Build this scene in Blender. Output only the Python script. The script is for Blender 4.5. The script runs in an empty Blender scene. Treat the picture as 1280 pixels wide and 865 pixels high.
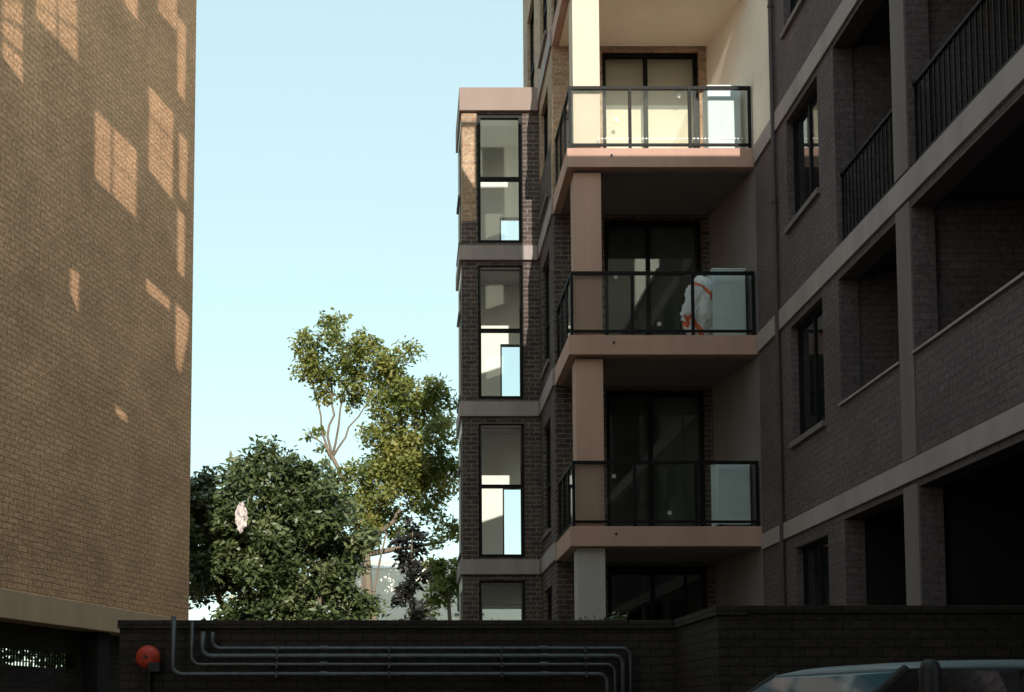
import bpy, bmesh, math, random
from mathutils import Vector, Matrix, noise
random.seed(7)
sc=bpy.context.scene
col=sc.collection
sc.view_settings.view_transform='Standard'
sc.view_settings.look='None'
sc.view_settings.exposure=0
GZ=-1.35
F=[-0.15,2.85,5.85,8.85,11.85,14.85]

# ------------------------------------------------------------ materials
def newmat(name):
    m=bpy.data.materials.new(name); m.use_nodes=True
    nt=m.node_tree; b=nt.nodes['Principled BSDF']
    return m,nt,b
def N(nt,t,**k):
    n=nt.nodes.new(t)
    for a,v in k.items(): setattr(n,a,v)
    return n
def noisy(name,c,var=0.15,scale=3.0,rough=0.8,bump=0.15,bscale=60,metal=0.0,streak=False,spec=0.3):
    m,nt,b=newmat(name)
    tc=N(nt,'ShaderNodeTexCoord')
    mp=N(nt,'ShaderNodeMapping')
    if streak: mp.inputs['Scale'].default_value=(1,1,0.15)
    nt.links.new(tc.outputs['Object'],mp.inputs[0])
    n=N(nt,'ShaderNodeTexNoise'); n.inputs['Scale'].default_value=scale; n.inputs['Detail'].default_value=6
    n.inputs['Roughness'].default_value=0.65
    nt.links.new(mp.outputs[0],n.inputs[0])
    r=N(nt,'ShaderNodeValToRGB')
    r.color_ramp.elements[0].position=0.3; r.color_ramp.elements[1].position=0.7
    r.color_ramp.elements[0].color=(c[0]*(1-var),c[1]*(1-var),c[2]*(1-var),1)
    r.color_ramp.elements[1].color=(c[0]*(1+var),c[1]*(1+var),c[2]*(1+var),1)
    nt.links.new(n.outputs[0],r.inputs[0]); nt.links.new(r.outputs[0],b.inputs['Base Color'])
    b.inputs['Roughness'].default_value=rough; b.inputs['Metallic'].default_value=metal
    b.inputs['Specular IOR Level'].default_value=spec
    if bump>0:
        n2=N(nt,'ShaderNodeTexNoise'); n2.inputs['Scale'].default_value=bscale; n2.inputs['Detail'].default_value=4
        nt.links.new(tc.outputs['Object'],n2.inputs[0])
        bp=N(nt,'ShaderNodeBump'); bp.inputs['Strength'].default_value=bump; bp.inputs['Distance'].default_value=0.01
        nt.links.new(n2.outputs[0],bp.inputs['Height']); nt.links.new(bp.outputs[0],b.inputs['Normal'])
    return m
def brick(name,c1,c2,mortar,msize=0.010,bump=0.6,dirt=0.35,rock=0.0,wob=0.012,grain=0.28):
    m,nt,b=newmat(name)
    tc=N(nt,'ShaderNodeTexCoord')
    sp=N(nt,'ShaderNodeSeparateXYZ'); nt.links.new(tc.outputs['Object'],sp.inputs[0])
    sn=N(nt,'ShaderNodeSeparateXYZ'); nt.links.new(tc.outputs['Normal'],sn.inputs[0])
    ab=N(nt,'ShaderNodeMath',operation='ABSOLUTE'); nt.links.new(sn.outputs[0],ab.inputs[0])
    gt=N(nt,'ShaderNodeMath',operation='GREATER_THAN'); nt.links.new(ab.outputs[0],gt.inputs[0]); gt.inputs[1].default_value=0.5
    mx=N(nt,'ShaderNodeMix'); mx.data_type='FLOAT'
    nt.links.new(gt.outputs[0],mx.inputs[0]); nt.links.new(sp.outputs[0],mx.inputs[2]); nt.links.new(sp.outputs[1],mx.inputs[3])
    cb=N(nt,'ShaderNodeCombineXYZ'); nt.links.new(mx.outputs[0],cb.inputs[0]); nt.links.new(sp.outputs[2],cb.inputs[1])
    wn=N(nt,'ShaderNodeTexNoise'); wn.inputs['Scale'].default_value=6; nt.links.new(tc.outputs['Object'],wn.inputs[0])
    ws=N(nt,'ShaderNodeVectorMath',operation='SCALE'); ws.inputs['Scale'].default_value=wob
    nt.links.new(wn.outputs['Color'],ws.inputs[0])
    wa=N(nt,'ShaderNodeVectorMath',operation='ADD'); nt.links.new(cb.outputs[0],wa.inputs[0]); nt.links.new(ws.outputs[0],wa.inputs[1])
    br=N(nt,'ShaderNodeTexBrick'); br.offset=0.5
    br.inputs['Scale'].default_value=1; br.inputs['Brick Width'].default_value=0.24; br.inputs['Row Height'].default_value=0.086
    br.inputs['Mortar Size'].default_value=msize; br.inputs['Mortar Smooth'].default_value=0.4; br.inputs['Bias'].default_value=0.0
    br.inputs['Color1'].default_value=(*c1,1); br.inputs['Color2'].default_value=(*c2,1); br.inputs['Mortar'].default_value=(*mortar,1)
    nt.links.new(wa.outputs[0],br.inputs['Vector'])
    n=N(nt,'ShaderNodeTexNoise'); n.inputs['Scale'].default_value=0.7; n.inputs['Detail'].default_value=8; n.inputs['Roughness'].default_value=0.7
    nt.links.new(tc.outputs['Object'],n.inputs[0])
    mr=N(nt,'ShaderNodeMapRange'); mr.inputs[1].default_value=0.3; mr.inputs[2].default_value=0.7; mr.inputs[3].default_value=1-dirt; mr.inputs[4].default_value=1+dirt*0.4
    nt.links.new(n.outputs[0],mr.inputs[0])
    n3=N(nt,'ShaderNodeTexNoise'); n3.inputs['Scale'].default_value=22; n3.inputs['Detail'].default_value=5
    nt.links.new(tc.outputs['Object'],n3.inputs[0])
    mr3=N(nt,'ShaderNodeMapRange'); mr3.inputs[1].default_value=0.3; mr3.inputs[2].default_value=0.7; mr3.inputs[3].default_value=1-grain; mr3.inputs[4].default_value=1+grain
    nt.links.new(n3.outputs[0],mr3.inputs[0])
    mm=N(nt,'ShaderNodeMath',operation='MULTIPLY'); nt.links.new(mr.outputs[0],mm.inputs[0]); nt.links.new(mr3.outputs[0],mm.inputs[1])
    vs=N(nt,'ShaderNodeVectorMath',operation='SCALE'); nt.links.new(br.outputs['Color'],vs.inputs[0]); nt.links.new(mm.outputs[0],vs.inputs['Scale'])
    nt.links.new(vs.outputs[0],b.inputs['Base Color'])
    b.inputs['Roughness'].default_value=0.85; b.inputs['Specular IOR Level'].default_value=0.25
    inv=N(nt,'ShaderNodeMath',operation='MULTIPLY_ADD'); inv.inputs[1].default_value=-1; inv.inputs[2].default_value=1
    nt.links.new(br.outputs['Fac'],inv.inputs[0])
    ad=N(nt,'ShaderNodeMath',operation='MULTIPLY_ADD'); ad.inputs[1].default_value=0.5+rock; nt.links.new(n3.outputs[0],ad.inputs[0]); nt.links.new(inv.outputs[0],ad.inputs[2])
    bp=N(nt,'ShaderNodeBump'); bp.inputs['Strength'].default_value=bump; bp.inputs['Distance'].default_value=0.012
    nt.links.new(ad.outputs[0],bp.inputs['Height']); nt.links.new(bp.outputs[0],b.inputs['Normal'])
    return m
M={}
M['brick_left']=brick('tan_brick',(0.86,0.505,0.30),(0.74,0.425,0.245),(0.55,0.305,0.17),0.010,0.5,0.32,1.6,0.026,0.36)
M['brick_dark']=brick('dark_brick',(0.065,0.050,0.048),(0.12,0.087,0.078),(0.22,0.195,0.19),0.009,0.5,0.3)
M['brick_wing']=brick('grey_brown_brick',(0.155,0.125,0.131),(0.132,0.107,0.113),(0.10,0.082,0.088),0.008,0.4,0.3,0.5,0.02)
M['brick_sunlit']=brick('sunlit_brick',(0.50,0.34,0.23),(0.36,0.23,0.15),(0.44,0.38,0.31),0.010,0.5,0.3)  # golden tone puts sunlight into the colour of the dark brick
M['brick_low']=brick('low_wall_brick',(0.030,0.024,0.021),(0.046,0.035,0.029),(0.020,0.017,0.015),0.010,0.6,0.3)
M['render_pink']=noisy('pink_render',(0.50,0.315,0.26),0.10,2.0,0.85,0.2,80,streak=True)
M['render_cap']=noisy('parapet_render',(0.34,0.265,0.24),0.10,2.0,0.85,0.2,80,streak=True)
M['render_column_sunlit']=noisy('sunlit_column_render',(0.66,0.57,0.47),0.05,2.0,0.85,0.2,80,streak=True)  # lit copy of the pink column render, sunlight put into the colour
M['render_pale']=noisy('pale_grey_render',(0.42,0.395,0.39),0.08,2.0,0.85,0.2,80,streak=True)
M['render_sunlit']=noisy('sunlit_render',(0.86,0.77,0.67),0.06,1.5,0.85,0.2,80)  # sunlit copy of the grey wall render
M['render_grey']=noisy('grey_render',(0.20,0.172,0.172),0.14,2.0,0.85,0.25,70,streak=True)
M['render_band']=noisy('band_render',(0.37,0.32,0.318),0.18,1.5,0.85,0.25,60,streak=True)
M['render_tan']=noisy('tan_render',(0.62,0.42,0.28),0.12,1.5,0.85,0.25,60,streak=True)
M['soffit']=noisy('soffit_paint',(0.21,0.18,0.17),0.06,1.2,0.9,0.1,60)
M['soffit_lit']=noisy('soffit_lit_paint',(0.84,0.73,0.59),0.06,1.2,0.9,0.1,60)  # warm bounced light put into the soffit colour
M['white']=noisy('white_paint',(0.84,0.83,0.80),0.04,2,0.6,0.05,60)
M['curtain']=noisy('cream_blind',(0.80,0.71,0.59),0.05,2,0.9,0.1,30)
M['dim']=noisy('dim_room',(0.11,0.115,0.105),0.3,0.8,0.9,0.0)  # darkness of the rooms put into the colour
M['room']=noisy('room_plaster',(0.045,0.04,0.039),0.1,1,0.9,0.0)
M['void']=noisy('shade_black',(0.014,0.013,0.013),0.1,1,0.9,0.0)  # near-black colour stands in for deep shade
M['black']=noisy('black_metal',(0.007,0.007,0.008),0.2,5,0.55,0.0,80,spec=0.15)
M['pipe']=noisy('galvanised_pipe',(0.10,0.105,0.115),0.3,14,0.5,0.1,60,metal=0.7)
M['darkpipe']=noisy('dark_pipe',(0.02,0.02,0.022),0.25,10,0.5,0.1,60,metal=0.2)
M['downpipe']=noisy('painted_downpipe',(0.08,0.066,0.066),0.15,4,0.6,0.1,60)
M['plastic_white']=noisy('white_enamel',(0.68,0.79,0.82),0.05,3,0.5,0.03,60)
M['orange']=noisy('red_bell_paint',(0.42,0.045,0.024),0.6,14,0.55,0.25,30)
M['asphalt']=noisy('asphalt',(0.06,0.06,0.06),0.25,8,0.9,0.5,90)
M['earth']=noisy('earth',(0.16,0.13,0.08),0.3,1.5,0.95,0.4,15)
M['bark']=noisy('bark',(0.22,0.18,0.14),0.3,6,0.9,0.6,25,streak=True)
M['house_wall']=noisy('pale_house_wall',(0.90,0.85,0.77),0.04,1,0.9,0.1,40)
M['roof_tile']=noisy('roof_tile',(0.62,0.58,0.54),0.12,4,0.85,0.3,20)
M['shell']=noisy('pale_shadow_screen',(0.55,0.45,0.35),0.1,1,0.9,0.1,40)  # finish of the added shadow-casting screen
M['carpaint']=noisy('silver_paint',(0.15,0.19,0.21),0.03,2,0.45,0.0,metal=0.1)
M['rubber']=noisy('rubber',(0.02,0.02,0.02),0.1,5,0.8,0.1,60)
M['chrome']=noisy('chrome',(0.7,0.7,0.7),0.03,2,0.15,0.0,metal=1.0)
M['bag']=noisy('pale_plastic_sheet',(0.60,0.55,0.55),0.2,9,0.6,0.3,30)

def glassmat(name,tint,refl=1.0,base=(0.02,0.02,0.02),mode='clear',rough=0.02):
    m=bpy.data.materials.new(name); m.use_nodes=True; nt=m.node_tree; nt.nodes.clear()
    o=N(nt,'ShaderNodeOutputMaterial'); mx=N(nt,'ShaderNodeMixShader')
    fr=N(nt,'ShaderNodeFresnel'); fr.inputs[0].default_value=1.5
    ml=N(nt,'ShaderNodeMath',operation='MULTIPLY'); ml.inputs[1].default_value=refl; ml.use_clamp=True
    g=N(nt,'ShaderNodeBsdfGlossy'); g.inputs['Roughness'].default_value=rough; g.inputs['Color'].default_value=(0.95,0.97,1,1)
    nt.links.new(fr.outputs[0],ml.inputs[0]); nt.links.new(ml.outputs[0],mx.inputs[0])
    if mode=='clear':
        t=N(nt,'ShaderNodeBsdfTransparent'); t.inputs[0].default_value=(*tint,1)
    else:
        t=N(nt,'ShaderNodeBsdfDiffuse'); t.inputs[0].default_value=(*base,1)
    nt.links.new(t.outputs[0],mx.inputs[1]); nt.links.new(g.outputs[0],mx.inputs[2]); nt.links.new(mx.outputs[0],o.inputs[0])
    return m
M['glass']=glassmat('clear_glass',(0.97,0.985,0.98),0.6)
M['glass_rail']=glassmat('railing_glass',(0.94,0.95,0.945),0.5)
M['glass_door']=glassmat('tinted_door_glass',(0.93,0.94,0.92),1.0)
M['glass_dark']=glassmat('dark_window_glass',(0,0,0),1.2,(0.012,0.014,0.016),'dark',0.03)
M['glass_car']=glassmat('car_glass',(0.3,0.34,0.36),0.7)
M['glass_screen']=glassmat('windscreen_glass',(0,0,0),0.8,(0.16,0.36,0.47),'dark',0.05)

def leafmat(name,cols,rough=0.45,trans=0.35,spec=0.5):
    m=bpy.data.materials.new(name); m.use_nodes=True; nt=m.node_tree; b=nt.nodes['Principled BSDF']; o=nt.nodes['Material Output']
    ge=N(nt,'ShaderNodeNewGeometry'); r=N(nt,'ShaderNodeValToRGB')
    el=r.color_ramp.elements
    el[0].position=0; el[0].color=(*cols[0],1); el[1].position=1; el[1].color=(*cols[-1],1)
    for i,c in enumerate(cols[1:-1]):
        e=el.new((i+1)/(len(cols)-1)); e.color=(*c,1)
    tc=N(nt,'ShaderNodeTexCoord'); n=N(nt,'ShaderNodeTexNoise'); n.inputs['Scale'].default_value=1.1; n.inputs['Detail'].default_value=3
    nt.links.new(tc.outputs['Object'],n.inputs[0])
    a=N(nt,'ShaderNodeMath',operation='MULTIPLY_ADD'); a.inputs[1].default_value=0.5; nt.links.new(ge.outputs['Random Per Island'],a.inputs[0])
    s=N(nt,'ShaderNodeMapRange'); s.inputs[1].default_value=0.35; s.inputs[2].default_value=0.65; s.inputs[4].default_value=0.5
    nt.links.new(n.outputs[0],s.inputs[0]); nt.links.new(s.outputs[0],a.inputs[2])
    nt.links.new(a.outputs[0],r.inputs[0]); nt.links.new(r.outputs[0],b.inputs['Base Color'])
    b.inputs['Roughness'].default_value=rough; b.inputs['Specular IOR Level'].default_value=spec
    t=N(nt,'ShaderNodeBsdfTranslucent'); nt.links.new(r.outputs[0],t.inputs[0])
    mx=N(nt,'ShaderNodeMixShader'); mx.inputs[0].default_value=trans
    nt.links.new(b.outputs[0],mx.inputs[1]); nt.links.new(t.outputs[0],mx.inputs[2]); nt.links.new(mx.outputs[0],o.inputs[0])
    return m
M['leaf_tree']=leafmat('tree_leaf',[(0.08,0.115,0.028),(0.17,0.21,0.05),(0.30,0.31,0.08),(0.46,0.40,0.14)],0.5,0.4)
M['leaf_bush']=leafmat('bush_leaf',[(0.024,0.042,0.016),(0.06,0.092,0.033),(0.12,0.158,0.06),(0.24,0.25,0.125)],0.38,0.2,0.6)
M['leaf_purple']=leafmat('dark_leaf',[(0.006,0.008,0.006),(0.012,0.014,0.010),(0.022,0.020,0.015),(0.03,0.024,0.018)],0.5,0.05)
M['leaf_hedge']=leafmat('hedge_leaf',[(0.04,0.07,0.015),(0.08,0.12,0.02),(0.14,0.18,0.04),(0.2,0.24,0.06)],0.5,0.4)

# ------------------------------------------------------------ mesh helpers
def link(o): col.objects.link(o); return o
def thing(name,loc,label,cat,group=None,rotz=0):
    o=bpy.data.objects.new(name,None); o.empty_display_size=0.3; o.location=loc; o.rotation_euler=(0,0,rotz); link(o)
    o['label']=label; o['category']=cat
    if group: o['group']=group
    return o
def M4(o):
    return Matrix.Translation(o.location)@o.rotation_euler.to_matrix().to_4x4()
def attach(o,parent,world=True):
    o.parent=parent
    if world:
        p=parent; chain=[]
        while p is not None: chain.append(p); p=p.parent
        o.matrix_parent_inverse=M4(chain[-1]).inverted() if len(chain)==1 else Matrix.Identity(4)
    return o
def mesh(name,verts,faces,mat,parent=None,world=True,smooth=False,bevel=0):
    me=bpy.data.meshes.new(name); me.from_pydata([tuple(v) for v in verts],[],faces); 
    bm=bmesh.new(); bm.from_mesh(me); bmesh.ops.recalc_face_normals(bm,faces=bm.faces); bm.to_mesh(me); bm.free()
    me.materials.append(M[mat] if isinstance(mat,str) else mat)
    if smooth:
        for p in me.polygons: p.use_smooth=True
    o=link(bpy.data.objects.new(name,me))
    if parent is not None: attach(o,parent,world)
    if bevel:
        b=o.modifiers.new('b','BEVEL'); b.width=bevel; b.segments=2; b.limit_method='ANGLE'
    return o
class Geo:
    def __init__(s): s.v=[]; s.f=[]
    def box(s,x0,x1,y0,y1,z0,z1,mp=None):
        b=len(s.v)
        for x,y,z in [(x0,y0,z0),(x1,y0,z0),(x1,y1,z0),(x0,y1,z0),(x0,y0,z1),(x1,y0,z1),(x1,y1,z1),(x0,y1,z1)]:
            s.v.append(mp(x,z,y) if mp else (x,y,z))
        for f in [(0,1,2,3),(4,5,6,7),(0,1,5,4),(1,2,6,5),(2,3,7,6),(3,0,4,7)]: s.f.append(tuple(b+i for i in f))
        return s
    def mbox(s,mp,u0,u1,z0,z1,d0,d1): return s.box(u0,u1,d0,d1,z0,z1,mp)
    def tube(s,pts,r,seg=10,caps=True,radii=None):
        pts=[Vector(p) for p in pts]; b=len(s.v); n=len(pts)
        up=Vector((0,0,1)); prev=None
        for i,p in enumerate(pts):
            d=(pts[min(i+1,n-1)]-pts[max(i-1,0)]).normalized()
            if prev is None:
                a=d.cross(up) if abs(d.z)<0.9 else d.cross(Vector((0,1,0)))
            else: a=prev-d*prev.dot(d)
            a.normalize(); prev=a; c=d.cross(a)
            rr=radii[i] if radii else r
            for k in range(seg):
                t=2*math.pi*k/seg; s.v.append(tuple(p+a*math.cos(t)*rr+c*math.sin(t)*rr))
        for i in range(n-1):
            for k in range(seg):
                k2=(k+1)%seg; s.f.append((b+i*seg+k,b+i*seg+k2,b+(i+1)*seg+k2,b+(i+1)*seg+k))
        if caps: s.f.append(tuple(b+k for k in range(seg))); s.f.append(tuple(b+(n-1)*seg+k for k in range(seg)))
        return s
    def wall(s,mp,u0,u1,z0,z1,holes,d0,d1):
        us=sorted({u0,u1,*[h[0] for h in holes],*[h[1] for h in holes]}); us=[u for u in us if u0<=u<=u1]
        zs=sorted({z0,z1,*[h[2] for h in holes],*[h[3] for h in holes]}); zs=[z for z in zs if z0<=z<=z1]
        nu,nz=len(us)-1,len(zs)-1
        def solid(i,j):
            if i<0 or j<0 or i>=nu or j>=nz: return False
            u=(us[i]+us[i+1])/2; z=(zs[j]+zs[j+1])/2
            return not any(h[0]<u<h[1] and h[2]<z<h[3] for h in holes)
        idx={}
        def vt(i,j,k):
            if (i,j,k) not in idx:
                idx[(i,j,k)]=len(s.v); s.v.append(mp(us[i],zs[j],d0 if k==0 else d1))
            return idx[(i,j,k)]
        for i in range(nu):
            for j in range(nz):
                if not solid(i,j): continue
                for k in (0,1): s.f.append((vt(i,j,k),vt(i+1,j,k),vt(i+1,j+1,k),vt(i,j+1,k)))
                for (di,dj,a,b2) in [(-1,0,(i,j),(i,j+1)),(1,0,(i+1,j),(i+1,j+1)),(0,-1,(i,j),(i+1,j)),(0,1,(i,j+1),(i+1,j+1))]:
                    if not solid(i+di,j+dj):
                        s.f.append((vt(*a,0),vt(*b2,0),vt(*b2,1),vt(*a,1)))
        return s
    def make(s,name,mat,parent=None,**k): return mesh(name,s.v,s.f,mat,parent,**k)

mapWing=lambda u,z,d:(5.45+d,u,z)
mapSide=lambda u,z,d:(2.50+d,u,z)
def mapY(y0): return lambda u,z,d:(u,y0+d,z)

def window(mp,u0,u1,z0,z1,parent,depth=0.10,trans=None,mull=None,sill=None,glass='glass_dark',fw=0.055,fd=0.06,frame='black',sillmat='render_grey',name='window'):
    g=Geo()
    g.mbox(mp,u0,u0+fw,z0,z1,depth,depth+fd); g.mbox(mp,u1-fw,u1,z0,z1,depth,depth+fd)
    g.mbox(mp,u0+fw,u1-fw,z0,z0+fw,depth,depth+fd); g.mbox(mp,u0+fw,u1-fw,z1-fw,z1,depth,depth+fd)
    for t in (trans or []): g.mbox(mp,u0+fw,u1-fw,t-fw/2,t+fw/2,depth+0.003,depth+fd-0.003)
    for t in (mull or []): g.mbox(mp,t-fw/2,t+fw/2,z0+fw,z1-fw,depth+0.006,depth+fd-0.006)
    w=g.make(name,frame,parent)
    Geo().mbox(mp,u0+fw*0.5,u1-fw*0.5,z0+fw*0.5,z1-fw*0.5,depth+fd*0.45,depth+fd*0.55).make('glass_pane',glass,w)
    if sill:
        Geo().mbox(mp,u0-0.04,u1+0.04,z0-sill,z0-0.004,-0.05,depth+0.1).make('sill',sillmat,w)
    return w

# ------------------------------------------------------------ ground
def structure(o): o['kind']='structure'; return o
structure(mesh('ground',[(-600,-600,GZ),(600,-600,GZ),(600,600,GZ),(-600,600,GZ)],[(0,1,2,3)],'earth'))
structure(mesh('driveway',[(-9,-4,GZ+0.004),(5.4,-4,GZ+0.004),(5.4,12.9,GZ+0.004),(-9,12.9,GZ+0.004)],[(0,1,2,3)],'asphalt'))
structure(Geo().box(-3.05,16,13.26,60,GZ+0.01,-0.16).make('garden_terrace','earth'))

# ------------------------------------------------------------ main apartment building
apt=thing('apartment_building',(4,18.3,GZ),'dark brick apartment block with pink-edged glass balconies','apartment building')
ZT=16.0
doors=[(3.37,5.05,F[i],F[i]+2.62) for i in range(5)]
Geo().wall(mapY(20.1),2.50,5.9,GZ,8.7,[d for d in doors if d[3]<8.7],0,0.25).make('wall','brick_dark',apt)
Geo().wall(mapY(20.1),2.50,5.9,8.7,ZT,[d for d in doors if d[3]>8.7],0,0.25).make('wall','brick_sunlit',apt)  # upper brick takes the sunlit colour
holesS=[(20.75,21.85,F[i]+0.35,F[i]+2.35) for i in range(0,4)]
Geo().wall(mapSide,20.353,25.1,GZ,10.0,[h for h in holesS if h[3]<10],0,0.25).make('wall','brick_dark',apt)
Geo().wall(mapSide,20.353,25.1,10.0,ZT,[(20.75,21.85,10.0,11.2),(20.75,21.85,12.2,14.2),(22.9,24.2,12.3,14.4)],0,0.25).make('wall','brick_sunlit',apt)  # same brick higher up, coloured as if in sun
for h in holesS+[(20.75,21.85,12.2,14.2),(22.9,24.2,12.3,14.4)]:
    window(mapSide,h[0],h[1],h[2],h[3],apt,depth=0.06,trans=[h[2]+0.9],sill=0.07)
for i in range(1,5):
    Geo().box(2.46,2.56,20.10,25.14,F[i]-0.30,F[i]).make('floor_band','render_band',apt,bevel=0.006)
Geo().box(2.75,9,24.85,25.08,GZ,ZT-0.01).make('rear_wall','brick_dark',apt)
Geo().box(2.4,9,20.0,25.3,ZT+0.003,ZT+0.2).make('roof_slab','render_band',apt)
def endwall(z0,z1,mat):
    v=[(5.45,18.3),(5.18,20.097),(5.75,20.097),(5.75,18.3)]
    mesh('end_wall',[(x,y,z0) for x,y in v]+[(x,y,z1) for x,y in v],[(0,1,2,3),(4,5,6,7),(0,1,5,4),(1,2,6,5),(2,3,7,6),(3,0,4,7)],mat,apt)
endwall(GZ,8.56,'render_grey'); endwall(8.562,12.4,'render_sunlit')  # one wall split by colour: grey where shaded, cream where sunlit
ZA,ZB=11.45,9.5
wins=[(15.45,16.75,0.55,2.30),(15.45,16.75,3.80,5.46),(15.45,16.75,6.92,8.48),(15.45,16.75,9.82,11.2)]
ops=[]
for (a,b) in [(13.05,14.85),(9.0,12.65),(5.0,8.6)]:
    ops+=[(a,b,-0.15,2.40),(a,b,3.86,5.46),(a,b,5.88,8.50)]
Geo().wall(mapWing,15.002,18.297,GZ,ZA,wins,0,0.25).make('wing_wall','brick_wing',apt)
Geo().wall(mapWing,3.0,15.0,GZ,ZB,ops,0,0.25).make('wing_wall','brick_wing',apt)
Geo().box(5.438,5.5,17.45,18.29,8.87,ZA-0.01).make('sunlit_wall_patch','render_sunlit',apt)  # added pale sheet stands for sunlight on the wing wall
for h in wins:
    window(mapWing,*h,apt,depth=0.10,mull=[(h[0]+h[1])/2],sill=0.08,fw=0.06)
for i in range(1,4):
    Geo().box(5.415,5.50,3.0,18.26,F[i]-0.37 if i==1 else F[i]-0.29,F[i]-0.13 if i==1 else F[i]).make('floor_band','render_band',apt,bevel=0.006)
for (a,b) in [(12.67,13.03),(8.62,8.98)]:
    for (z0,z1) in [(-0.15,2.44),(2.74,5.54),(5.90,8.54)]:
        Geo().box(5.435,5.5,a,b,z0,z1).make('pier','render_grey',apt)
for (a,b) in [(13.05,14.85),(9.0,12.65),(5.0,8.6)]:
    Geo().box(5.415,5.72,a-0.02,b+0.02,3.838,3.866).make('sill','render_band',apt)
for i in range(0,4): Geo().box(5.705,9,3.0,18.2,F[i]-0.28,F[i]-0.012).make('floor_slab','room',apt)
Geo().box(7.3,7.5,3.0,18.1,GZ,2.5).make('partition_wall','void',apt)  # ground floor: shade put into the wall colour
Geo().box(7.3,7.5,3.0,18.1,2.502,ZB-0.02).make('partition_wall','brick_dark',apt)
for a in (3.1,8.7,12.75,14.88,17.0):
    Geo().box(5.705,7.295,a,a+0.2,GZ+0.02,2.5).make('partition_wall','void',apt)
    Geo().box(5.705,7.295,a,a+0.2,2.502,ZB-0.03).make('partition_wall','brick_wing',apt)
Geo().box(5.705,9,14.9,18.25,ZB,ZA-0.01).make('upper_storey','brick_wing',apt)
Geo().box(5.40,9,2.95,14.997,ZB+0.002,ZB+0.12).make('roof_slab','render_band',apt)
Geo().box(5.40,9,14.95,18.25,ZA+0.002,ZA+0.12).make('roof_slab','render_band',apt)
for k in range(0,3):
    for (a,b) in [(13.3,14.6),(9.6,12.0),(5.4,8.2)]:
        window(lambda u,z,d:(7.2+d,u,z),a,b,F[k]+0.02,F[k]+2.3,apt,depth=0.0,mull=[(a+b)/2],glass='glass_dark')
for lev in (5.86,):
    for (a,b) in [(13.05,14.85),(9.0,12.65),(5.0,8.6)]:
        g=Geo()
        g.box(5.50,5.55,a+0.005,b-0.005,lev+0.95,lev+0.99); g.box(5.51,5.54,a+0.005,b-0.005,lev+0.09,lev+0.12)
        n=int((b-a)/0.115)
        for k in range(n+1):
            y=a+0.02+(b-a-0.04)*k/n; g.box(5.517,5.533,y-0.008,y+0.008,lev+0.12,lev+0.95)
        g.make('railing','black',apt)
g=Geo(); g.tube([(5.40,17.2,ZA),(5.40,17.2,0)],0.033,12)
for z in (1.5,4.5,7.5,10.5): g.tube([(5.40,17.2,z-0.02),(5.40,17.2,z+0.02)],0.044,12)
g.make('downpipe','downpipe',apt,smooth=False)

# balconies
for i in range(1,6):
    z=F[i]
    if i==5: 
        Geo().box(2.50,5.44,18.3,20.095,z-0.3,z).make('balcony','render_pink',apt); continue
    bal=Geo().box(2.50,5.445,18.30,20.095,z-0.31,z).make('balcony','render_pink',apt,bevel=0.008)
    Geo().box(2.62,5.38,18.45,20.05,z-0.335,z-0.314).make('soffit','soffit_lit' if i==4 else 'soffit',bal)  # topmost soffit uses the lit colour
    Geo().box(2.62,3.05,18.42,18.82,z+0.002,z+2.655 if i<5 else z+2.6).make('column','render_column_sunlit' if i==3 else 'render_pink',bal,bevel=0.008)  # column on the sunny floor uses the lit colour
    g=Geo()
    y0=18.34
    g.box(2.54,5.42,y0,y0+0.05,z+0.98,z+1.03); g.box(2.54,5.42,y0+0.01,y0+0.04,z+0.06,z+0.10)
    for x in (2.54,3.485,4.43,5.375): g.box(x,x+0.045,y0+0.002,y0+0.048,z+0.002,z+0.98)
    g.box(2.54,2.59,y0+0.052,20.09,z+0.98,z+1.03); g.box(2.55,2.58,y0+0.052,20.09,z+0.06,z+0.10)
    for y in (18.9,19.5,20.04): g.box(2.545,2.585,y,y+0.045,z+0.002,z+0.98)
    g.make('railing','black',bal)
    g=Geo()
    for x in (2.59,3.535,4.48): g.box(x,x+0.89,y0+0.02,y0+0.03,z+0.105,z+0.975)
    for y in (18.40,18.95,19.55): g.box(2.56,2.57,y,y+0.48,z+0.105,z+0.975)
    g.make('railing_glass','glass_rail',bal)
    if i==3:
        g=Geo()
        for k in range(40):
            x=3.0+k*0.058
            if x<5.3: g.box(x,x+0.022,y0+0.0155,y0+0.0185,z+0.17,z+0.195)
        g.box(3.0,5.3,y0+0.0165,y0+0.0175,z+0.181,z+0.184)
        g.make('safety_strip','white',bal)
    Geo().tube([(3.2,18.285,z-0.12),(3.2,18.32,z-0.12)],0.02,8).make('drain_spout','darkpipe',bal)
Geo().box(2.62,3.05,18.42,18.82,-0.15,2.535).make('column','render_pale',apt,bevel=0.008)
for i in range(0,5):
    z=F[i]
    window(mapY(20.1),3.375,5.045,z+0.005,z+2.615,apt,depth=0.08,mull=[4.14],glass='glass_door',fw=0.07,fd=0.08,name='sliding_door')
    Geo().box(2.8,5.25,20.40,20.42,z,z+2.65).make('blind_dim_sheet','curtain' if i==3 else ('void' if i==0 else 'dim'),apt)  # cream blind on one floor; elsewhere dark sheets stand in for unlit rooms
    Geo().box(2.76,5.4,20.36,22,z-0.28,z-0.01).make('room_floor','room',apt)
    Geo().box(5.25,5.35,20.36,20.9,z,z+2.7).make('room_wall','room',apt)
def sticker(x,z,r,y=20.165,s=0.09):
    c,si=math.cos(r)*s/2,math.sin(r)*s/2
    mesh('notice',[(x-c,y,z-si),(x+si,y,z-c),(x+c,y,z+si),(x-si,y,z+c)],[(0,1,2,3)],'white',apt)
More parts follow.
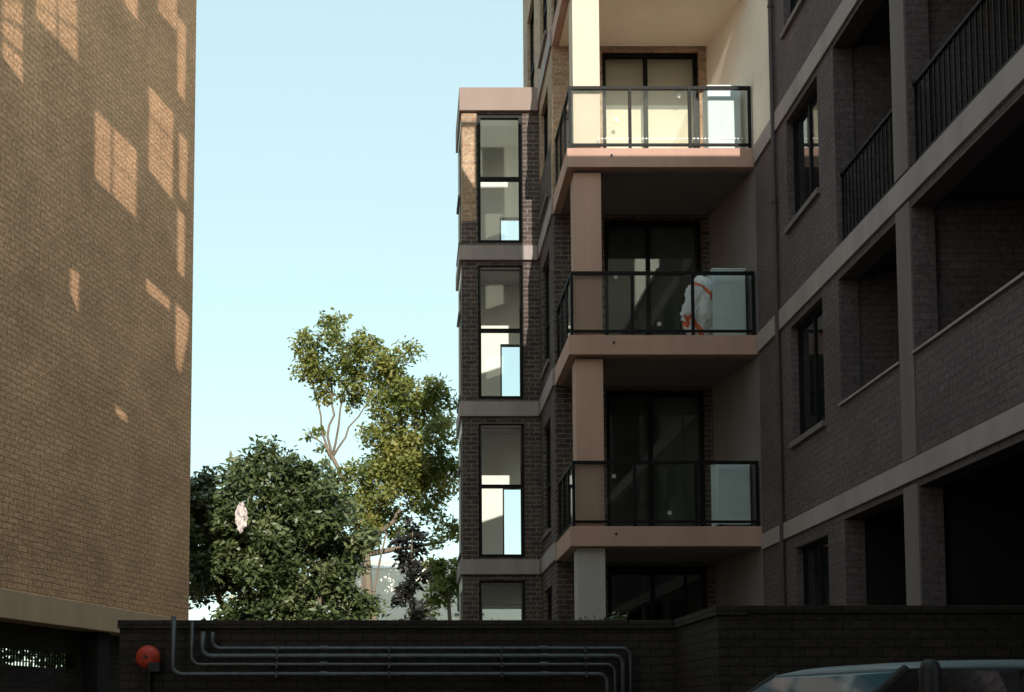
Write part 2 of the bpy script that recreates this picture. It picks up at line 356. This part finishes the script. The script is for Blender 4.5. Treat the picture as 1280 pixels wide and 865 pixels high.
for x,z,r in [(3.62,10.26,0.9),(4.71,10.69,0.2),(3.57,7.46,0.8),(4.31,6.64,0.5),(3.50,4.00,0.8),(4.44,3.37,0.5)]: sticker(x,z,r)

# ------------------------------------------------------------ glazed bay of the same building
tX0,tX1=1.02,2.497
mT=mapY(22.2)
tw=[(1.32,2.18,8.88,11.41),(1.32,2.18,5.87,8.44),(1.32,2.18,2.87,5.40),(1.32,2.18,-0.1,2.44)]
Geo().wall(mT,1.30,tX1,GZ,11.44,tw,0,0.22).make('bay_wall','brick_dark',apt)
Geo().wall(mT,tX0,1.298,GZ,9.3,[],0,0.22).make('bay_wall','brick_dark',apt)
Geo().wall(mT,tX0,1.298,9.302,11.44,[],0,0.22).make('bay_wall','brick_sunlit',apt)  # top of the strip coloured as sunlit brick
backs=[(1.85,2.32,9.30,9.98),(1.85,2.32,6.15,7.36),(1.88,2.35,2.95,4.46),(1.40,2.35,0.3,2.12)]
Geo().wall(mapY(23.6),tX0,tX1,GZ,11.44,backs,0,0.2).make('bay_wall','white',apt)
sideh=[(22.47,23.55,a,a+2.3) for a in (9.0,6.0,3.0,0.0)]
Geo().wall(lambda u,z,d:(tX0+d,u,z),22.423,23.597,GZ,11.44,sideh,0,0.10).make('bay_wall','white',apt)
for h in sideh: 
    window(lambda u,z,d:(tX0+d,u,z),*h,apt,depth=0.03,sill=0.06,glass='glass')
Geo().box(2.42,2.44,22.43,23.59,GZ,11.4).make('inner_wall','white',apt)
for z in (8.85,5.85,2.85,-0.15): Geo().box(tX0+0.13,2.415,22.425,23.595,z-0.3,z).make('floor_slab','white',apt)
Geo().box(tX0+0.13,2.415,22.425,23.595,11.42,11.6).make('floor_slab','white',apt)
for i,h in enumerate(tw):
    t=[10.15,7.20,4.22,1.95][i]
    window(mT,h[0],h[1],h[2],h[3],apt,depth=0.03,trans=[t],glass='glass',fw=0.065,fd=0.09)
    b=backs[i]; window(mapY(23.6),b[0],b[1],b[2],b[3],apt,depth=0.05,glass='glass',fw=0.035,fd=0.05)
for z in (8.53,5.53,2.55): Geo().box(0.97,2.45,22.14,23.85,z,z+0.28).make('floor_band','render_band',apt,bevel=0.006)
Geo().box(0.98,2.48,22.13,23.9,11.443,11.90).make('parapet','render_cap',apt,bevel=0.01)
for z in (9.9,7.6,4.6): Geo().box(0.965,1.015,22.5,23.3,z,z+0.05).make('ledge','render_grey',apt)

# ------------------------------------------------------------ left building
ang=math.atan2(0.967,0.255)
left=thing('brick_apartment_building',(-3.85,21,0),'tall windowless tan brick apartment wall with rendered base band','apartment building',rotz=ang)
LW=21.0; LD=9.0
Geo().box(-LW,0,0,LD,1.603,14.2).make('wall','brick_left',left,world=False)
Geo().box(-LW-0.03,0.03,-0.03,LD+0.03,1.22,1.60).make('base_band','render_tan',left,world=False,bevel=0.01)
Geo().wall(lambda u,z,d:(u,0.35+d,z),-LW,0,GZ,1.215,[(-5.3,-3.1,0.64,0.88)],0,0.2).make('undercroft_wall','brick_low',left,world=False)
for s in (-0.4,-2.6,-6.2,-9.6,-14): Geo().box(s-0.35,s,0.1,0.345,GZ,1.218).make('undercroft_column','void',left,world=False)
g=Geo()
for k in range(30): g.box(-5.3+k*0.075,-5.284+k*0.075,0.40,0.42,0.64,0.88)
for z in (0.70,0.80): g.box(-5.3,-3.1,0.395,0.425,z,z+0.014)
g.make('grille','black',left,world=False)
Geo().box(-LW-0.1,0.1,-0.1,LD+0.1,14.203,14.5).make('roof_slab','render_tan',left,world=False)

# ------------------------------------------------------------ added unseen screen behind the viewpoint (shades the courtyard, holes shape the sun)
el=math.radians(25); az=math.radians(4)
S=Vector((math.sin(az)*math.cos(el),-math.cos(az)*math.cos(el),math.sin(el)))
PY=-4.0
def proj(P):
    t=(P[1]-PY)/(-S.y); return (P[0]+S.x*t, P[2]+S.z*t)
def lp(s,z): return proj((-3.85-0.255*s,21-0.967*s,z))
outer=[(-7.2,GZ),(-7.2,26)]
a=proj((-3.80,21,10)); b=proj((-3.75,25,0.6)); outer+=[(a[0],26),(a[0],b[1])]
d=proj((0.9,22.2,11.25)); outer+=[(d[0],b[1]),(d[0],d[1])]
e=proj((2.5,18.3,8.72)); outer+=[(e[0]-0.05,d[1]),(e[0]-0.05,e[1])]
outer+=[(8.6,e[1]),(8.6,GZ)]
def split(q,nu,nv,gap=0.05):
    out=[]
    def bl(u,v):
        t=[q[0][k]*(1-u)+q[1][k]*u for k in (0,1)]; bo=[q[3][k]*(1-u)+q[2][k]*u for k in (0,1)]
        return tuple(t[k]*(1-v)+bo[k]*v for k in (0,1))
    for i in range(nu):
        for j in range(nv):
            u0=i/nu+(gap if i else 0); u1=(i+1)/nu-(gap if i<nu-1 else 0)
            v0=j/nv+(gap if j else 0); v1=(j+1)/nv-(gap if j<nv-1 else 0)
            out.append([bl(u0,v0),bl(u1,v0),bl(u1,v1),bl(u0,v1)])
    return out
pat=[]
pat+=split([(5.94,9.40),(5.48,9.67),(5.44,8.52),(5.91,8.64)],1,3,0.03)
pat+=split([(5.16,9.95),(4.10,10.55),(4.02,9.58),(5.15,9.62)],2,2,0.03)
pat.append([(2.68,11.8),(2.25,12.2),(2.22,11.25),(2.68,11.3)])
q=[(3.51,9.12),(2.17,9.11),(2.16,7.97),(3.49,8.06)]
def lerp2(a,b,t): return (a[0]*(1-t)+b[0]*t,a[1]*(1-t)+b[1]*t)
pat.append([q[0],lerp2(q[0],q[1],0.37),lerp2(q[3],q[2],0.37),q[3]]); pat+=split([lerp2(q[0],q[1],0.42),q[1],q[2],lerp2(q[3],q[2],0.42)],2,2,0.006)
pat+=split([(1.77,10.39),(0.86,10.37),(0.88,8.82),(1.75,8.97)],2,3,0.006)
pat.append([(1.50,12.3),(0.80,12.6),(0.79,11.91),(1.49,11.83)])
pat.append([(0.76,12.19),(0.42,12.21),(0.42,10.82),(0.72,10.80)])
pat.append([(0.64,10.15),(0.30,10.14),(0.30,9.04),(0.60,9.05)])
pat.append([(0.66,8.77),(0.36,8.76),(0.36,7.62),(0.62,7.64)])
pat.append([(4.12,6.42),(3.88,6.45),(3.88,5.82),(4.11,6.08)])
pat.append([(1.77,7.13),(0.92,7.05),(0.91,6.85),(1.77,6.91)])
pat.append([(0.67,7.08),(0.14,7.00),(0.16,6.68),(0.45,5.90),(0.64,5.95)])
pat.append([(2.71,4.76),(2.35,4.70),(2.37,4.58),(2.71,4.62)])
holes=[[lp(*p) for p in poly] for poly in pat]  # holes projected along the sun so light lands as wall patches
holes.append([proj((x,22.2,z)) for x,z in [(1.03,11.15),(1.27,11.15),(1.27,9.95),(1.03,10.35)]])
for (z0,z1) in [(7.35,8.42),(4.35,5.38),(1.4,2.4)]:
    holes.append([proj((x,22.2,z)) for x,z in [(1.38,z1),(2.12,z1),(2.12,z0+0.25),(1.38,z0)]])  # openings that let sun onto the bay windows
cu=bpy.data.curves.new('w','CURVE'); cu.dimensions='2D'; cu.fill_mode='BOTH'; cu.extrude=0.01
for poly in [outer]+holes:
    sp=cu.splines.new('POLY'); sp.points.add(len(poly)-1)
    for k,p in enumerate(poly): sp.points[k].co=(p[0],p[1],0,1)
    sp.use_cyclic_u=True
tmp=bpy.data.objects.new('tmp',cu); col.objects.link(tmp); bpy.context.view_layer.update()
me=bpy.data.meshes.new_from_object(tmp.evaluated_get(bpy.context.evaluated_depsgraph_get())); bpy.data.objects.remove(tmp)
me.transform(Matrix.Translation((0,PY,0))@Matrix.Rotation(math.radians(90),4,'X'))
me.materials.clear(); me.materials.append(M['shell'])
caster=thing('shadow_screen',(0,PY,GZ),'added pale shadow-casting facade with openings across the driveway','shadow screen')  # unseen sheet added to shade the yard and shape sun patches
o=link(bpy.data.objects.new('screen',me)); attach(o,caster)

# ------------------------------------------------------------ retaining wall
rw=thing('retaining_wall',(0,13,GZ),'low dark brick retaining wall stepping forward beside the driveway','wall')
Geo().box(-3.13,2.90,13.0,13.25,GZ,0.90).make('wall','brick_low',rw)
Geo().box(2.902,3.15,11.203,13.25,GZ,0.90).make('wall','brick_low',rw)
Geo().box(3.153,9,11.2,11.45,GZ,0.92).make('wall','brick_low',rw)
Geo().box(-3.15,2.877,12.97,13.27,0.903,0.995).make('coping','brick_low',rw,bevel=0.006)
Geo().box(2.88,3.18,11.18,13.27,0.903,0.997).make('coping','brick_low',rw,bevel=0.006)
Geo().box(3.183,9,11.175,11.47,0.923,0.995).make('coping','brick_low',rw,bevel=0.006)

def arc(c,r,a0,a1,n=6):
    return [(c[0]+r*math.cos(a0+(a1-a0)*k/n),c[1],c[2]+r*math.sin(a0+(a1-a0)*k/n)) for k in range(n+1)]
pz=[0.68,0.595,0.505,0.40]; pxr=[2.39,2.30,2.21,2.12]; pxl=[-2.10,-2.20,-2.31,-2.50]; pt=[0.86,0.86,0.98,1.02]
for k in range(4):
    y=12.88-0.035*k; r=0.09; z=pz[k]
    pts=[(pxl[k],y,pt[k])]+arc((pxl[k]+r,y,z+r),r,math.pi,1.5*math.pi)+arc((pxr[k]-r,y,z-r),r,math.pi/2,0)+[(pxr[k],y,GZ)]
    p=thing('pipe',(pxl[k],y,GZ),'grey metal service pipe clipped along the low brick wall','pipe',group='service pipes along the low wall')
    Geo().tube(pts,[0.024,0.030,0.020,0.026][k],12).make('pipe_run','pipe',p,smooth=True)
    for x in (-1.4,-0.2,1.0,1.9): Geo().box(x-0.010,x+0.010,y-0.03,12.99,z-0.033,z+0.033).make('pipe_clip','pipe',p)
    for x in (-0.9,1.45): Geo().tube([(x-0.04,y,z),(x+0.04,y,z)],0.034,12).make('pipe_joint','pipe',p)
hy=thing('alarm_bell',(-2.79,12.95,0.3),'round red-orange fire alarm bell mounted on the low brick wall','alarm bell')
cx,cz=-2.79,0.585
g=Geo(); g.tube([(cx,12.998,cz),(cx,12.90,cz)],0.06,14); g.tube([(cx,12.95,cz),(cx,12.95,0.05)],0.022,10); g.box(cx-0.08,cx+0.08,12.95,12.998,cz-0.16,cz+0.08)
g.make('bracket','darkpipe',hy)
prof=[(12.90,0.125),(12.885,0.133),(12.86,0.130),(12.83,0.117),(12.80,0.09),(12.785,0.06),(12.78,0.03)]
Geo().tube([(cx,y,cz) for y,_ in prof],0,28,radii=[r for _,r in prof]).make('bell_dome','orange',hy,smooth=True)
Geo().tube([(cx,12.782,cz),(cx,12.765,cz)],0.016,10).make('bolt','darkpipe',hy)
Geo().box(cx+0.02,cx+0.15,12.76,12.94,cz-0.16,cz-0.06).make('striker_box','darkpipe',hy,bevel=0.008)

# ------------------------------------------------------------ AC units
def acparts():
    b=Geo().box(-0.265,0.265,-0.17,0.17,0.06,1.12); cas=mesh('casing',b.v,b.f,'plastic_white',bevel=0.02)
    g=Geo()
    for cz in (0.34,0.84):
        for r in (0.07,0.13,0.19,0.235):
            g.tube([(math.cos(t*math.pi/12)*r,-0.185,cz+math.sin(t*math.pi/12)*r) for t in range(25)],0.005,5,caps=False)
        for t in range(8):
            c,s=math.cos(t*math.pi/4),math.sin(t*math.pi/4); g.tube([(c*0.04,-0.185,cz+s*0.04),(c*0.235,-0.185,cz+s*0.235)],0.005,5)
        g.tube([(0,-0.18,cz),(0,-0.19,cz)],0.05,12)
    gr=mesh('fan_grille',g.v,g.f,'plastic_white')
    g=Geo().box(-0.25,-0.18,-0.19,0.19,0.0,0.058); f1=mesh('foot',g.v,g.f,'rubber')
    g=Geo().box(0.18,0.25,-0.19,0.19,0.0,0.058); f2=mesh('foot',g.v,g.f,'rubber')
    g=Geo().box(-0.275,0.275,-0.18,0.18,1.122,1.145); ld=mesh('lid',g.v,g.f,'plastic_white',bevel=0.008)
    g=Geo().box(-0.2,0.05,0.171,0.176,0.25,0.6); pn=mesh('service_panel',g.v,g.f,'plastic_white',bevel=0.002)
    return [cas,gr,f1,f2,ld,pn]
proto=acparts()
for n,(x,z,lab) in enumerate([(5.05,F[3],'white air conditioner standing on sunlit glass balcony'),(5.07,F[2],'white air conditioner beside a plastic sack on balcony'),(5.08,F[1],'white air conditioner standing on shaded balcony')]):
    a=thing('air_conditioner',(x,18.70,z+0.003),lab,'air conditioner',group='air conditioners on the balconies',rotz=math.pi+0.02*n)
    if n==2: a.scale=(1,1,0.92)
    for p in proto:
        q=p if n==2 else p.copy()
        if n!=2: col.objects.link(q)
        q.parent=a
mb,nt,b=newmat('striped_plastic')
tc=N(nt,'ShaderNodeTexCoord'); wv=N(nt,'ShaderNodeTexWave'); wv.inputs['Scale'].default_value=0.85; wv.inputs['Distortion'].default_value=2.2; wv.bands_direction='DIAGONAL'
nt.links.new(tc.outputs['Object'],wv.inputs[0]); r=N(nt,'ShaderNodeValToRGB'); r.color_ramp.interpolation='CONSTANT'
r.color_ramp.elements[0].color=(0.80,0.15,0.06,1); r.color_ramp.elements[1].position=0.045; r.color_ramp.elements[1].color=(0.84,0.86,0.90,1)
nt.links.new(wv.outputs['Fac'],r.inputs[0]); nt.links.new(r.outputs[0],b.inputs['Base Color']); b.inputs['Roughness'].default_value=0.4
sk=thing('plastic_sack',(4.63,18.66,F[2]),'slumped white plastic sack with orange stripe beside the air conditioner','bag')
bm=bmesh.new(); bmesh.ops.create_icosphere(bm,subdivisions=5,radius=1)
for v_ in bm.verts:
    d=v_.co.normalized(); q=d*2.2+Vector((5,1,0))
    n_=noise.noise(q)*0.28+abs(noise.noise(q*2.6))*0.28
    k=1-0.2*max(0,d.z)
    zz=max(d.z,-0.92)
    v_.co=Vector((d.x*0.25*(1+n_)*k+0.04*d.z,d.y*0.16*(1+n_)*k,zz*0.52*(1+n_*0.3)+0.54))
me=bpy.data.meshes.new('sack_body'); bm.to_mesh(me); bm.free(); me.materials.append(mb)
for p in me.polygons: p.use_smooth=True
o=link(bpy.data.objects.new('sack_body',me)); o.parent=sk

cl=thing('plastic_bag',(-3.33,23.75,3.50),'pale torn plastic bag snagged in the leafy bush','bag')
vs=[];fs=[];n1,n2=11,16
prof=[0.04,0.07,0.10,0.12,0.14,0.15,0.145,0.15,0.14,0.12,0.13,0.11,0.07,0.09,0.05,0.02]
for j in range(n2):
    for i in range(n1):
        t=i/(n1-1)*2-1; z=0.68-j*0.042; w=prof[j]*0.85*(1+0.35*noise.noise(Vector((j*0.7,t,9))))
        x=t*w+0.03*noise.noise(Vector((j*0.5,0,2)))*2; y=0.05*math.sin(i*1.7+j*0.5)+0.07*noise.noise(Vector((i*0.6,j*0.5,0)))
        vs.append((x,y,z+0.06*noise.noise(Vector((i*0.9,j*0.4,5))))) 
for j in range(n2-1):
    for i in range(n1-1): fs.append((j*n1+i,j*n1+i+1,(j+1)*n1+i+1,(j+1)*n1+i))
mesh('bag_film',vs,fs,'bag',cl,world=False,smooth=True)

# ------------------------------------------------------------ trees
def leaves(clumps,size,aspect,mat,name,parent,jit=0.5):
    vs=[];fs=[]
    for (cx,cy,cz,r,n) in clumps:
        for _ in range(n):
            while True:
                p=Vector((random.uniform(-1,1),random.uniform(-1,1),random.uniform(-1,1)))
                if p.length<=1: break
            p=p*(0.5+0.6*random.random()) 
            c=Vector((cx,cy,cz))+Vector((p.x*r,p.y*r,p.z*r*0.8))
            L=size*random.uniform(0.6,1.3); W=L*aspect
            d=Vector((random.gauss(0,1),random.gauss(0,1),random.gauss(-0.2,0.7))).normalized()
            nn=Vector((random.gauss(0,jit),random.gauss(-0.5,jit),random.gauss(0.8,jit)))
            s=d.cross(nn)
            if s.length<1e-3: continue
            s.normalize()
            b=len(vs)
            vs+= [tuple(c),tuple(c+d*L*0.45+s*W*0.5),tuple(c+d*L),tuple(c+d*L*0.45-s*W*0.5)]
            fs.append((b,b+1,b+2,b+3))
    me=bpy.data.meshes.new(name); me.from_pydata(vs,[],fs); me.materials.append(M[mat])
    o=link(bpy.data.objects.new(name,me)); attach(o,parent); return o
def lobe(c,rx,ry,rz,n,r,leafn,shell=0.5):
    out=[]
    for _ in range(n):
        while True:
            p=Vector((random.uniform(-1,1),random.uniform(-1,1),random.uniform(-1,1)))
            if shell<p.length<=1: break
        rr=r*random.uniform(0.6,1.3)
        out.append((c[0]+p.x*rx,c[1]+p.y*ry,c[2]+p.z*rz,rr,int(leafn*(rr/r)**2)))
    return out
def branches(g,start,ends,r0,seg=7):
    for e_,r1 in ends:
        s_=Vector(start); e2=Vector(e_); pts=[];rad=[]
        for k in range(seg+1):
            t=k/seg; p=s_.lerp(e2,t)+Vector((noise.noise(e2+Vector((t*3,0,0))),noise.noise(e2+Vector((0,t*3,0))),0))*0.25*math.sin(t*math.pi)
            pts.append(p); rad.append(r0*(1-t)+r1*t)
        g.tube(pts,0,8,radii=rad)
tr=thing('tree',(-0.9,31,-0.16),'tall airy yellow-green tree with thin leaning trunk in sunlight','tree')
g=Geo()
branches(g,(-0.9,31,-0.16),[((-1.1,31,4.2),0.11)],0.2)
branches(g,(-1.1,31,4.1),[((-2.0,31,6.7),0.05),((0.0,31.2,6.8),0.06),((-0.2,30.6,5.2),0.04),((0.9,31,4.4),0.03)],0.09)
branches(g,(-2.0,31,6.6),[((-2.0,31,8.6),0.025),((-2.7,31,9.2),0.01),((-1.3,30.8,9.6),0.01),((-2.6,30.9,7.4),0.01),((-0.9,31,8.6),0.01)],0.035)
branches(g,(0.0,31.2,6.7),[((0.3,31,8.6),0.02),((0.9,31,7.8),0.02),((-0.5,31,8.8),0.02),((1.1,31,6.6),0.015),((-0.8,31.2,7.4),0.015)],0.05)
branches(g,(-1.5,30.5,-0.16),[((-0.55,30.5,4.6),0.02),((-1.1,30.6,4.4),0.02)],0.06)
g.make('trunk','bark',tr,smooth=True)
C=[]
C+=lobe((-1.85,31,9.45),1.1,0.9,0.9,40,0.32,90,0.1)
C+=lobe((-2.45,31,8.95),0.6,0.5,0.7,13,0.28,70,0.1)
C+=lobe((-1.05,31,9.35),0.7,0.5,0.7,13,0.3,80,0.1)
C+=lobe((-1.75,31,8.2),0.6,0.5,0.5,8,0.28,60,0.1)
C+=lobe((0.0,31,8.45),0.95,1.0,1.05,34,0.40,140,0.1)
C+=lobe((0.75,31,7.9),0.55,0.8,0.8,12,0.36,120,0.1)
C+=lobe((0.45,31,6.9),1.2,1.0,0.9,36,0.42,165,0.1)
C+=lobe((-0.7,31,6.9),0.75,0.8,0.8,20,0.40,135,0.1)
C+=lobe((-0.2,31,5.7),1.55,1.1,0.9,40,0.42,180,0.1)
C+=lobe((-1.5,31,5.8),0.6,0.6,0.7,10,0.32,100,0.1)
C+=lobe((0.9,31,4.6),0.6,0.8,0.6,8,0.35,110,0.1)
C+=lobe((-0.9,31,4.9),0.9,0.9,0.5,12,0.35,150,0.1)
C+=[(-2.35,31,7.35,0.25,70),(-2.6,31,7.2,0.18,40),(-2.15,31,6.5,0.25,60),(-2.3,31,6.9,0.2,40)]
leaves(C,0.14,0.5,'leaf_tree','crown',tr)
tr2=thing('tree',(1.15,29,-0.16),'small green tree with loose crown against the brick building','tree')
g=Geo(); branches(g,(1.15,29,-0.16),[((1.0,29,3.0),0.04)],0.08); g.make('trunk','bark',tr2)
C=lobe((0.95,29,3.1),0.5,0.6,0.9,13,0.32,150,0.1)+lobe((0.75,29,2.0),0.6,0.6,0.6,8,0.3,130,0.2)
leaves(C,0.14,0.5,'leaf_tree','crown',tr2)
tr3=thing('dark_leaved_tree',(0.05,26,-0.16),'slender tree with near-black foliage beside the pale house','tree')
g=Geo(); branches(g,(0.05,26,-0.16),[((0.1,26,4.0),0.015)],0.05); g.make('trunk','bark',tr3)
C=[(0.08+random.uniform(-.26,.26),26+random.uniform(-.3,.3),z,0.23,85) for z in [1.9+0.13*k for k in range(16)]]
C+=[(0.1,26,4.05,0.12,25),(0.0,26,4.2,0.1,15)]
leaves(C,0.17,0.5,'leaf_purple','crown',tr3)
bu=thing('leafy_bush',(-3.0,25.5,-0.16),'large rounded dark glossy-leaved bush behind the low wall','bush')
g=Geo(); branches(g,(-3.0,25.5,-0.16),[((-3.2,25.5,3.6),0.05),((-1.6,25.4,3.2),0.04),((-4.4,25.6,3.2),0.04),((-2.4,25.2,4.4),0.03)],0.14); g.make('trunk','bark',bu)
C=lobe((-3.0,25.6,3.45),2.0,1.3,2.15,100,0.43,250,0.5)
C+=lobe((-3.3,25.4,4.1),1.3,0.9,1.35,40,0.40,240,0.2)
C+=lobe((-2.0,25.6,3.0),1.3,1.2,1.95,50,0.40,240,0.45)
C+=lobe((-4.5,25.6,3.6),1.2,1.2,1.75,42,0.40,240,0.3)
C+=lobe((-2.4,25.6,1.4),2.0,1.2,1.0,30,0.43,220,0.2)
leaves(C,0.165,0.42,'leaf_bush','crown',bu,0.6)
he=thing('hedge',(-10,33,GZ),'bright green hedge glimpsed beyond the undercroft','hedge')
C=lobe((-10,33,1.2),4.5,0.8,2.4,150,0.6,130,0.0); leaves(C,0.22,0.5,'leaf_hedge','crown',he)
for (x,y,s) in [(2.35,13.9,0.22),(2.1,13.8,0.15),(1.0,14.2,0.12)]:
    sh=thing('shrub',(x,y,-0.15),'small twiggy shrub growing over the low wall','shrub',group='small shrubs above the low wall')
    g=Geo()
    for k in range(7): g.tube([(x,y,-0.15),(x+random.uniform(-.1,.1),y,0.7),(x+random.uniform(-.22,.22),y+random.uniform(-.1,.1),1.0+s*random.uniform(0.2,1))],0.006,5)
    g.make('stem','bark',sh)
    leaves([(x+random.uniform(-.15,.15),y,0.95+s*random.uniform(0,0.6),0.1,18) for k in range(6)],0.06,0.5,'leaf_bush','foliage',sh)

# ------------------------------------------------------------ house beyond the trees
ho=thing('house',(-0.2,42,-0.16),'pale rendered house with pitched roof seen between the trees','house')
Geo().wall(mapY(40),-3.0,4.0,-0.16,4.8,[(1.6,2.5,3.3,4.4)],0,0.2).make('wall','house_wall',ho)
Geo().box(-3,-2.8,40.21,45,-0.16,4.8).make('wall','house_wall',ho); Geo().box(3.8,4,40.21,45,-0.16,4.8).make('wall','house_wall',ho)
mesh('roof',[(-3.3,39.98,4.8),(4.3,39.98,4.8),(4.3,42.5,5.4),(-3.3,42.5,5.4),(-3.3,45.4,4.8),(4.3,45.4,4.8)],[(0,1,2,3),(3,2,5,4),(0,3,4),(1,5,2)],'roof_tile',ho)
for a_,z_ in ((1.6,3.3),): window(mapY(40),a_,a_+0.9,z_,z_+1.1,ho,mull=[a_+0.45],sill=0.08,frame='white')

# ------------------------------------------------------------ car
car=thing('parked_car',(3.05,7.1,GZ+0.005),'silver-blue high-roofed parked car with dark side windows','car',rotz=math.radians(13))
def loft(st,parent,name,mat,**k):
    vs=[];fs=[];n=len(st[0])
    for s in st: vs+=s
    for i in range(len(st)-1):
        for j in range(n): fs.append((i*n+j,i*n+(j+1)%n,(i+1)*n+(j+1)%n,(i+1)*n+j))
    fs.append(tuple(range(n))); fs.append(tuple((len(st)-1)*n+j for j in range(n)))
    return mesh(name,vs,fs,mat,parent,world=False,**k)
def sec(x,w,z0,z1): 
    return [(x,-w*0.92,z0),(x,w*0.92,z0),(x,w,z0+0.12),(x,w*1.01,(z0+z1)/2),(x,w*0.97,z1-0.06),(x,w*0.88,z1),(x,-w*0.88,z1),(x,-w*0.97,z1-0.06),(x,-w*1.01,(z0+z1)/2),(x,-w,z0+0.12)]
loft([sec(-2.2,0.70,0.35,0.70),sec(-2.1,0.80,0.25,0.85),sec(-1.7,0.86,0.22,0.95),sec(-1.2,0.88,0.2,1.03),(sec(0,0.89,0.2,1.06)),sec(1.5,0.88,0.2,1.08),sec(2.05,0.84,0.25,1.08),sec(2.2,0.76,0.35,0.95)],car,'body','carpaint',smooth=False,bevel=0.03)
ZR=1.575
rst=[]
for x,w,zb,zt in [(-0.62,0.60,1.560,1.585),(-0.45,0.645,1.566,1.618),(-0.1,0.665,1.570,1.635),(0.6,0.675,1.572,1.645),(1.4,0.67,1.570,1.640),(1.8,0.65,1.566,1.625),(1.98,0.61,1.55,1.60)]:
    rst.append([(x,-w*0.98,zb),(x,w*0.98,zb),(x,w+0.012,zb+0.012),(x,w*0.985,zb+(zt-zb)*0.55),(x,w*0.88,zt-0.008),(x,w*0.45,zt),(x,-w*0.45,zt),(x,-w*0.88,zt-0.008),(x,-w*0.985,zb+(zt-zb)*0.55),(x,-w-0.012,zb+0.012)])
loft(rst,car,'roof','carpaint',smooth=True)
for sy in (-1,1):
    for (xb,xt) in [(-1.40,-0.58),(0.05,0.15),(1.05,1.1),(2.02,1.92)]:
        Geo().tube([(xb,sy*0.80,1.03),(xt,sy*0.645,ZR)],0.024,8).make('pillar','rubber',car,world=False)
mesh('windscreen',[(-1.44,-0.77,1.03),(-1.44,0.77,1.03),(-0.60,0.62,ZR),(-0.60,-0.62,ZR)],[(0,1,2,3)],'glass_screen',car,world=False)
mesh('rear_window',[(2.05,-0.76,1.05),(2.05,0.76,1.05),(1.94,0.61,ZR),(1.94,-0.61,ZR)],[(0,1,2,3)],'glass_car',car,world=False)
for sy in (-1,1):
    for (a_,b_,c_,d_) in [(-1.34,0.02,-0.54,0.12),(0.1,1.03,0.2,1.07),(1.1,1.98,1.14,1.89)]:
        mesh('side_window',[(a_,sy*0.80,1.04),(b_,sy*0.80,1.04),(d_,sy*0.65,ZR),(c_,sy*0.65,ZR)],[(0,1,2,3)],'glass_car',car,world=False)
for (x,y) in [(-0.2,0.35),(-0.2,-0.35),(0.95,0.35),(0.95,-0.35)]:
    g=Geo(); g.box(x-0.06,x+0.1,y-0.22,y+0.22,0.55,1.2); g.box(x-0.04,x+0.06,y-0.12,y+0.12,1.19,1.5)
    g.make('seat','rubber',car,world=False,bevel=0.03)
for sy in (-1,1):
    Geo().box(-1.05,-0.92,sy*0.9-0.07,sy*0.9+0.07,1.05,1.2).make('mirror','carpaint',car,world=False,bevel=0.02)
    for x in (-1.4,1.45):
        w=Geo().tube([(x,sy*0.72,0.33),(x,sy*0.92,0.33)],0.33,24).make('wheel','rubber',car,world=False,bevel=0.02)
        Geo().tube([(x,sy*0.915,0.33),(x,sy*0.93,0.33)],0.2,16).make('rim','chrome',w,world=False)
    Geo().box(-2.2,-2.08,sy*0.55-0.14,sy*0.55+0.14,0.66,0.8).make('headlight','plastic_white',car,world=False,bevel=0.02)
po=thing('post',(2.48,5.7,GZ),'dark metal post with rounded cap beside the parked car','post')
Geo().tube([(2.48,5.7,GZ),(2.48,5.7,0.20),(2.48,5.7,0.235),(2.48,5.7,0.25)],0,18,radii=[0.05,0.05,0.04,0.015]).make('shaft','darkpipe',po,smooth=True)
Geo().tube([(2.48,5.7,GZ+0.001),(2.48,5.7,GZ+0.03)],0.11,18).make('base_plate','darkpipe',po)

# ------------------------------------------------------------ world, sun, camera
w=bpy.data.worlds.new('World'); sc.world=w; w.use_nodes=True
nt=w.node_tree; bg=nt.nodes['Background']
sky=nt.nodes.new('ShaderNodeTexSky'); sky.sky_type='NISHITA'; sky.sun_disc=False
sky.sun_elevation=el; sky.sun_rotation=math.radians(180)-az; sky.air_density=1.0; sky.dust_density=1.0; sky.ozone_density=1.0
mx=nt.nodes.new('ShaderNodeMix'); mx.data_type='RGBA'; mx.blend_type='MULTIPLY'; mx.inputs[0].default_value=1.0
mx.inputs[7].default_value=(2.4,2.5,1.9,1)
m2=nt.nodes.new('ShaderNodeMix'); m2.data_type='RGBA'; m2.blend_type='MIX'; m2.inputs[0].default_value=0.72
m2.inputs[7].default_value=(4.5,5.95,6.15,1)
nt.links.new(sky.outputs[0],mx.inputs[6]); nt.links.new(mx.outputs[2],m2.inputs[6]); nt.links.new(m2.outputs[2],bg.inputs[0]); bg.inputs[1].default_value=0.15
sd=bpy.data.lights.new('sun','SUN'); sd.energy=5.0; sd.angle=math.radians(0.1); sd.color=(1,0.92,0.79)
so=link(bpy.data.objects.new('sun',sd)); so.rotation_euler=(-S).to_track_quat('-Z','Y').to_euler()
cam=bpy.data.cameras.new('camera'); cam.sensor_width=36; cam.lens=42.1875; cam.shift_x=0.1016; cam.shift_y=0.2755; cam.clip_start=0.05; cam.clip_end=3000
co=link(bpy.data.objects.new('camera',cam)); co.location=(0,0,0); co.rotation_euler=(math.radians(94),0,0)
sc.camera=co
